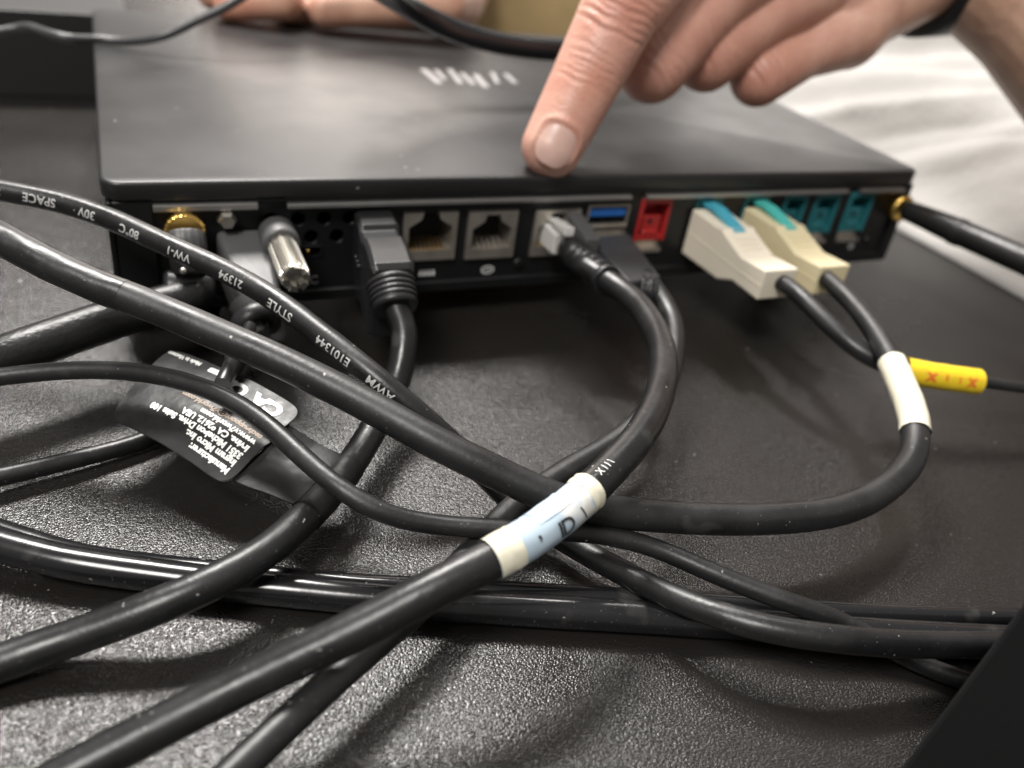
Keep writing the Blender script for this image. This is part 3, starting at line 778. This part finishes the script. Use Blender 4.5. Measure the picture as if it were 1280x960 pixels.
d1 = nrm(e-c)
ts = obj('thumbscrew', mb, M_SILVER, o)
mb = MB()
for a0 in (0.3, 1.35, 2.4, 3.45, 4.5, 5.55):
    e1, e2 = frame(d1)
    q = []
    for rr_ in (.17, .315):
        for aa in (a0-.33, a0+.33): q.append(e+rr_*(math.cos(aa)*e1+math.sin(aa)*e2))
    mb.hexa([q[0], q[1], q[3], q[2], q[0]+d1*.13, q[1]+d1*.13, q[3]+d1*.13, q[2]+d1*.13])
obj('slotted_end', mb, M_SILVER, ts)
mb = MB(); mb.lathe(c+np.array((0, .75, 0)), c-d1*(-.12), [(0, .40), (.1, .46), (.9, .46), (1, .42)], n=32)
obj('collar', mb, M_GREYPL, o)
rc = at(320, 404, 1.75)
ax = nrm(np.array((.25, -1, -.35)))
mb = MB(); e1, e2 = frame(ax)
vs = []; n1, n2 = 30, 12
for i in range(n1):
    t = 2*math.pi*i/n1
    for k in range(n2):
        u = 2*math.pi*k/n2
        vs.append(rc+(.44+.15*math.cos(u))*(math.cos(t)*e1+math.sin(t)*e2)+.24*math.sin(u)*ax)
mb.add(vs, [(i*n2+k, ((i+1) % n1)*n2+k, ((i+1) % n1)*n2+(k+1) % n2, i*n2+(k+1) % n2) for i in range(n1) for k in range(n2)], True)
obj('boot_ring', mb, M_BLACKPL, o)
obj('boot_core', MB().lathe(rc-ax*.6, rc+ax*.02, [(0, .40), (1, .30)]), M_DARK, o)
obj('boot_pin', MB().lathe(rc-ax*.2, rc+ax*.30, [(0, .14), (.85, .14), (1, .08)]), M_GREYPL, o)
p0, p1 = at(313, 408, 2.2), at(278, 481, 2.05)
mb = MB(); mb.lathe(p0, p1, [(0, .14), (.48, .14), (.50, .21), (.58, .21), (.60, .17), (1, .17)])
obj('thumbscrew', mb, mat('black_metal_screw', (.10, .10, .10), .28, metal=.8), o)

# cables along the far edge
K = Path([at(-90, 60, 4.0), at(-30, 45, 4.1), at(0, 40, 4.2), at(30, 33, 4.4), at(55, 40, 4.55), at(88, 49, 4.5), np.array((.05, 12.5, 4.40)), np.array((.82, 12.3, 4.40)), np.array((2.06, 11.7, 4.73)), np.array((3.38, 11.9, 5.34)),
          np.array((4.65, 12.05, 5.97)), np.array((6.62, 13.6, 7.25)), np.array((8.9, 15.4, 8.55)), np.array((11.4, 16.0, 9.1)), np.array((14.2, 16.0, 9.3)), np.array((19, 17, 9.6)), np.array((26, 20, 8.5))])
tag(obj('thin_cable', MB().tube(K, .15), M_GREYCAB), 'thin dark grey cable crossing the far left corner of the computer lid', 'cable')
Lp = Path([at(440, -40, 8.5), at(500, 2, 7.2), at(540, 26, 6.6), at(590, 46, 6.2), at(640, 57, 6.0), at(700, 63, 5.9), at(760, 60, 5.9), at(830, 40, 6.2), at(880, 0, 7), at(920, -50, 8)])
tag(obj('power_cord', MB().tube(Lp, .36), mat('glossy_power_cord', (.010, .011, .012), .22)), 'black cord looping down above the lid behind the pointing finger', 'cord')

# ------------------------------------------------------------------ things around
p = aty(58, 122, 21.0)
tag(obj('black_box', MB().box((-16, 21, 0), (1.2, 29, 3.42)), M_BOX, bevel=.06), 'low matte black box on the table beyond the left side of the computer', 'box')
tag(obj('cardboard_box', MB().box((15.5, 30, 0), (34, 44, 5.6)), M_TAN, bevel=.15), 'blurred tan cardboard box beyond the far edge of the computer', 'box')
# upright black panel close to the lens at the lower right
c0 = at(1090, 1010, 0.0); c1 = atk(1290, 741, 12.2)
up_ = c1-c0
ux = nrm(np.array((1.0, -.25, 0)))
th_ = nrm((c0+c1)/2-CAM)*1.3
q = [c0, c0+ux*9, c0+ux*9+up_*1.25, c0+up_*1.25]
mb = MB(); mb.hexa([*q, *[p+th_ for p in q]])
tag(obj('black_stand', mb, M_NEAR, bevel=.12), 'plain matte black leaning panel at the lower right corner, close to the camera', 'stand')

# crumpled white cloth to the right of the computer
nx, ny = 90, 110
vs = []
for i in range(nx+1):
    for j in range(ny+1):
        u, v = i/nx, j/ny                      # u away from the computer, v along the depth
        y = -9+40*v
        xb = 30.7-3.4/(1+math.exp(-(y-9)/1.6))-(.15*(y+2.5) if y < -2.5 else 0)*-.2
        x = xb+30*u+.8*u*math.sin(v*9)
        z = 11.5*(u**.80)
        q = Vector((u*2.2+v*.8, v*3.4-u*1.4, .3))
        a_, c_ = u*26*.75-y*.66, u*26*.66+y*.75       # along and across the folds
        fold = 1.6*noise.noise(Vector((a_*.05, c_*.26, .3)))+1.0*(.45-abs(noise.noise(Vector((a_*.07+4, c_*.42, 1.2)))))+.35*noise.noise(Vector((a_*.12, c_*.9, 5)))+.10*noise.noise(q*9)
        ridge = 1.6*math.exp(-(((y-(-2.0+9*u)))/1.1)**2)*min(1, u*5)
        amp = min(1, u*6)
        z = max(.05, z+1.15*fold*amp+ridge*.9)
        x += -.35*fold*amp
        vs.append((x, y, z))
fs = [(i*(ny+1)+j, (i+1)*(ny+1)+j, (i+1)*(ny+1)+j+1, i*(ny+1)+j+1) for i in range(nx) for j in range(ny)]
mb = MB(); mb.add(vs, fs, True)
o = obj('cloth', mb, M_CLOTH)
md = o.modifiers.new('thickness', 'SOLIDIFY'); md.thickness = .0008
tag(o, 'crumpled white cloth heaped on the table to the right of the computer', 'cloth')

# ------------------------------------------------------------------ hands
def fuse(name, bones, voxel, smooth, base, parent=None):
    """bones [(a, b, ra, rb)] fused into one continuous skin"""
    mb = MB()
    for (a, b, ra, rb) in bones:
        mb.sphere(a, ra, 14); mb.sphere(b, rb, 14)
        mb.lathe(a, b, [(0, ra), (1, rb)], n=28)
    me = bpy.data.meshes.new(name)
    me.from_pydata([tuple((np.array(q)-base)*S) for q in mb.v], [], mb.f)
    t = bpy.data.objects.new(name, me); COL.objects.link(t)
    r = t.modifiers.new('r', 'REMESH'); r.mode = 'VOXEL'; r.voxel_size = voxel*S; r.use_smooth_shade = True
    s = t.modifiers.new('s', 'SMOOTH'); s.iterations = smooth; s.factor = .5
    bpy.context.view_layer.update()
    out = bpy.data.meshes.new_from_object(t.evaluated_get(bpy.context.evaluated_depsgraph_get()))
    bpy.data.objects.remove(t); bpy.data.meshes.remove(me)
    out.name = name
    for p in out.polygons: p.use_smooth = True
    return out
def paint(me, base, base_col, spots, creases, nail=None):
    """knuckle redness and painted shade as colours of the skin, creases as real relief"""
    n = len(me.vertices)
    co = np.empty(n*3, np.float32); me.vertices.foreach_get('co', co); co = co.reshape(-1, 3)/S+base
    no = np.empty(n*3, np.float32); me.vertex_normals.foreach_get('vector', no); no = no.reshape(-1, 3)
    col = np.tile(np.array([*base_col, 1.0]), (n, 1))
    for (c, rad, rgb, amt) in spots:
        w = amt*np.exp(-(np.linalg.norm(co-c, axis=1)/rad)**2)[:, None]
        col[:, :3] = col[:, :3]*(1-w)+np.array(rgb)*w
    disp = np.zeros(n)
    for (c, ax, side, dors, offs, depth, wid, halfw, bow) in creases:
        d = co-c; s = d@ax; q = d@side
        face = np.clip((no@dors)*1.6+.2, 0, 1)*np.exp(-(q/halfw)**4)*(np.abs(s) < 2.2)
        near = np.linalg.norm(d, axis=1) < 2.4
        for k, of in enumerate(offs):
            wob = .03*np.sin(q*3.1+k*1.9)+.02*np.sin(q*8+k)
            prof = np.exp(-((s-of-wob-bow*q*q)/wid)**2)-.45*np.exp(-((s-of-wob-bow*q*q-wid*2.0)/(wid*1.3))**2)
            disp -= depth*(1-.12*(k % 3))*prof*face*near
    if nail:
        c, ax, nd_, ns_ = nail
        d = co-c; s_ = d@ax; x_ = d@ns_; y_ = d@nd_
        th = np.arctan2(x_, y_); a = th/.64; b = (s_+.07)/.55
        rho = (np.abs(a)**3+np.abs(b)**3)**(1/3)
        ok = (np.abs(s_) < 1.2)*(y_ > 0)
        fold = np.exp(-((rho-1.22)/.14)**2)*ok*np.clip((b+.75)*2, 0, 1)
        disp += .045*fold
        ring = (np.exp(-((rho-1.06)/.08)**2)*ok*.5)[:, None]  # dark crease at the nail wall, painted in as a reddish ring
        col[:, :3] = col[:, :3]*(1-ring)+np.array((.40, .17, .12))*ring
    co2 = (co+no*disp[:, None]-base)*S
    me.vertices.foreach_set('co', co2.astype(np.float32).ravel())
    at_ = me.color_attributes.new('tint', 'FLOAT_COLOR', 'POINT')
    at_.data.foreach_set('color', col.astype(np.float32).ravel())
    me.update()
    me.materials.append(M_SKIN)

# pointing hand
TIP, DIP, PIP_, MCP = atk(690, 184, 23.05), atk(731, 103, 22.9), atk(776, 12, 22.7), atk(905, -150, 24.6)
m1, m2 = atk(815, 84, 24.9), atk(985, -85, 26.0)
r1, r2 = atk(883, 74, 26.0), atk(1040, -32, 27.2)
p1_, p2_ = atk(948, 97, 27.0), atk(1058, 38, 28.0)
wr = atk(1205, -68, 30.0); fa = atk(1318, 2, 28.5); el = atk(1560, 215, 26)
away = nrm(np.array((.35, 1, .15)))
bones = [(TIP+nrm(TIP-DIP)*-.05, TIP, .86, .82), (DIP, TIP, .97, .86), (DIP, PIP_, .97, 1.10), (PIP_, MCP, 1.10, 1.25), (m1+np.array((-.2, .2, .5)), MCP, .9, 1.2),
         (m1, (m1*.55+m2*.45), 1.06, .93), ((m1*.55+m2*.45), m2, .93, 1.25), (m1, m1+away*1.6+np.array((.8, 0, .7)), .80, .72), (m1+away*1.6+np.array((.8, 0, .7)), m1+away*2.6+np.array((2.2, 0, 1.4)), .72, .62),
         (r1, (r1*.55+r2*.45), 1.00, .88), ((r1*.55+r2*.45), r2, .88, 1.25), (r1, r1+away*1.6+np.array((.8, 0, .6)), .76, .70), (r1+away*1.6+np.array((.8, 0, .6)), r1+away*2.4+np.array((2.2, 0, 1.3)), .70, .60),
         (p1_, (p1_*.5+p2_*.5), .93, .84), ((p1_*.5+p2_*.5), p2_, .84, 1.28), (p2_, atk(1085, 0, 28.6), 1.28, 1.5), (p1_, p1_+away*1.3+np.array((.7, 0, .5)), .68, .60), (p1_+away*1.3+np.array((.7, 0, .5)), p1_+away*2.0+np.array((1.9, 0, 1.1)), .60, .52),
         (MCP, wr, 1.25, 2.0), (m2, wr, 1.25, 2.1), (r2, wr, 1.2, 2.1), (p2_, wr, 1.0, 1.8), (MCP, m2, 1.2, 1.2), (m2, r2, 1.2, 1.15), (r2, p2_, 1.15, .95),
         (m2+away*1.2, wr, 1.2, 1.8), (r2+away*1.2, wr, 1.2, 1.8), (p2_+away*.8, wr+np.array((0, .3, -.2)), 1.0, 1.7),
         (wr, fa, 2.25, 2.75), (fa, el, 2.75, 4.0)]
th0 = atk(1060, -170, 27); th1_ = atk(930, -215, 26); th2 = atk(850, -190, 26)
bones += [(wr, th0, 1.6, 1.25), (th0, th1_, 1.2, 1.0), (th1_, th2, .98, .8)]
HB = np.array(TIP)*[1, 1, 1]-np.array((0, 0, .7))
hm = fuse('hand', bones, .062, 9, HB)
def axes(a, b):
    ax = nrm(np.array(b)-np.array(a)); vw = nrm(CAM-np.array(a)); dors = nrm(vw-ax*(vw@ax)); side = np.cross(ax, dors)
    return ax, side, dors
axD, sdD, doD = axes(TIP, DIP); axP, sdP, doP = axes(DIP, PIP_)
paint(hm, HB, (0.62, 0.365, 0.295),
      [(fa, 5.0, (0.40, 0.285, 0.205), .85), (el, 9.0, (0.40, 0.285, 0.205), .9), (PIP_+doP*.8, 1.3, (0.50, 0.22, 0.16), .75), (DIP+doD*.8-axD*.2, .75, (0.52, 0.235, 0.165), .8), (TIP+doD*.4+axD*.75, .55, (0.55, 0.26, 0.19), .6),  # forearm browned: tan skin with its shade painted in; joints redder
       (m1, 1.7, (0.42, 0.20, 0.15), .8), (r1, 1.7, (0.42, 0.20, 0.15), .8), (p1_, 1.7, (0.42, 0.19, 0.14), .8), (p2_, 1.7, (0.62, 0.40, 0.30), .4),  # curled fingers darkened, their shade painted into the skin colour
       ((m1+m2)/2, 2.0, (0.44, 0.24, 0.18), .5), ((r1+r2)/2, 2.0, (0.44, 0.24, 0.18), .5)],
      [(DIP, axD, sdD, doD, (-.28, -.12, .05, .22, .40, .62), .022, .045, .80, .10),
       *[(q0_+dd*.3, a_, s_, dd, (-.55, -.30, -.05, .25), .030, .07, .9, .12) for q0_, (a_, s_, dd) in ((m1, axes(m1, m2)), (r1, axes(r1, r2)), (p1_, axes(p1_, p2_)))],
       (PIP_, axP, sdP, doP, (-.95, -.70, -.50, -.30, -.08, .18, .42), .042, .060, 1.0, .22)],
      nail=(TIP, axD, nrm(doD+.10*sdD), np.cross(axD, nrm(doD+.10*sdD))))
hand = bpy.data.objects.new('hand', hm); COL.objects.link(hand); hand.location = [c*S for c in HB]; BASE['hand'] = HB
tag(hand, "person's hand with outstretched index finger pressing on the rear edge of the lid", 'hand')
# nail: a curved plate on the back of the fingertip
mb = MB(); nu, nv = 22, 22; vs = []
nc = TIP; nd = nrm(doD+.10*sdD)
ns = np.cross(axD, nd)
for i in range(nu+1):
    for j in range(nv+1):
        a, b = 2*i/nu-1, 2*j/nv-1
        pw = 3.0; m_ = max(abs(a), abs(b)); L = (abs(a)**pw+abs(b)**pw)**(1/pw)
        if m_ > 0: a, b = a*m_/L, b*m_/L
        th = a*.64
        s = -.07+b*.55
        r = math.sqrt(max(.05, .86**2-min(0, s+.05)**2*.80))+.014+.055*max(0, s)-.02*(a*a)-.02*max(0, b)**3+.012*max(0, -b)**4
        vs.append(nc+axD*s+r*(math.cos(th)*nd+math.sin(th)*ns))
fs = [(i*(nv+1)+j, (i+1)*(nv+1)+j, (i+1)*(nv+1)+j+1, i*(nv+1)+j+1) for i in range(nu) for j in range(nv)]
mb.add(vs, fs, True); mb.add([q-nd*.05 for q in vs], [f[::-1] for f in fs], True)
obj('fingernail', mb, M_NAIL, hand)
wa = nrm(fa-wr)
mb = MB(); mb.lathe(atk(1148, -64, 29.6), atk(1194, -70, 30.0), [(0, 2.78), (.06, 2.98), (.94, 3.08), (1, 2.90)], n=48)
obj('wristband', mb, M_STRAP, hand)

# fingers of another hand resting on the far edge of the lid
f1a, f1b = atk(286, 6, 33.0), atk(352, 2, 33.2)
f2a, f2b = atk(406, 13, 33.8), atk(560, 5, 35.0)
HB2 = np.array(f2a)
dn = np.array((.4, 3.0, -.6))
bones = [(f1a, f1b, .62, .72), (f1b, f1b+dn+np.array((1.5, 0, 0)), .74, .95), (f2a, f2b, .70, .82), (f2b, f2b+np.array((1.8, 3.0, -.4)), .84, 1.0),
         (f1a+np.array((-.4, 2.4, -.1)), f1b+np.array((.3, 3, -.2)), .6, .75), (f2a+np.array((.2, 2.2, 0)), f2b+np.array((-.2, 2.8, 0)), .66, .8)]
pc = f2b+np.array((2.0, 6.5, -1.2))
for q in (f1b+dn+np.array((1.5, 0, 0)), f2b+np.array((1.8, 3.0, -.4)), f1b+np.array((.3, 3, -.2)), f2b+np.array((-.2, 2.8, 0))): bones.append((q, pc, .95, 1.7))
bones.append((pc, pc+np.array((5, 12, .5)), 1.9, 2.8))
hm2 = fuse('hand', bones, .11, 6, HB2)
paint(hm2, HB2, (0.55, 0.34, 0.25), [(f1a, 1.6, (0.62, 0.26, 0.18), .7), (f2a, 1.0, (0.58, 0.30, 0.22), .5)], [])
h2 = bpy.data.objects.new('hand', hm2); COL.objects.link(h2); h2.location = [c*S for c in HB2]
tag(h2, "person's hand with blurred fingers gripping the far edge of the lid", 'hand')
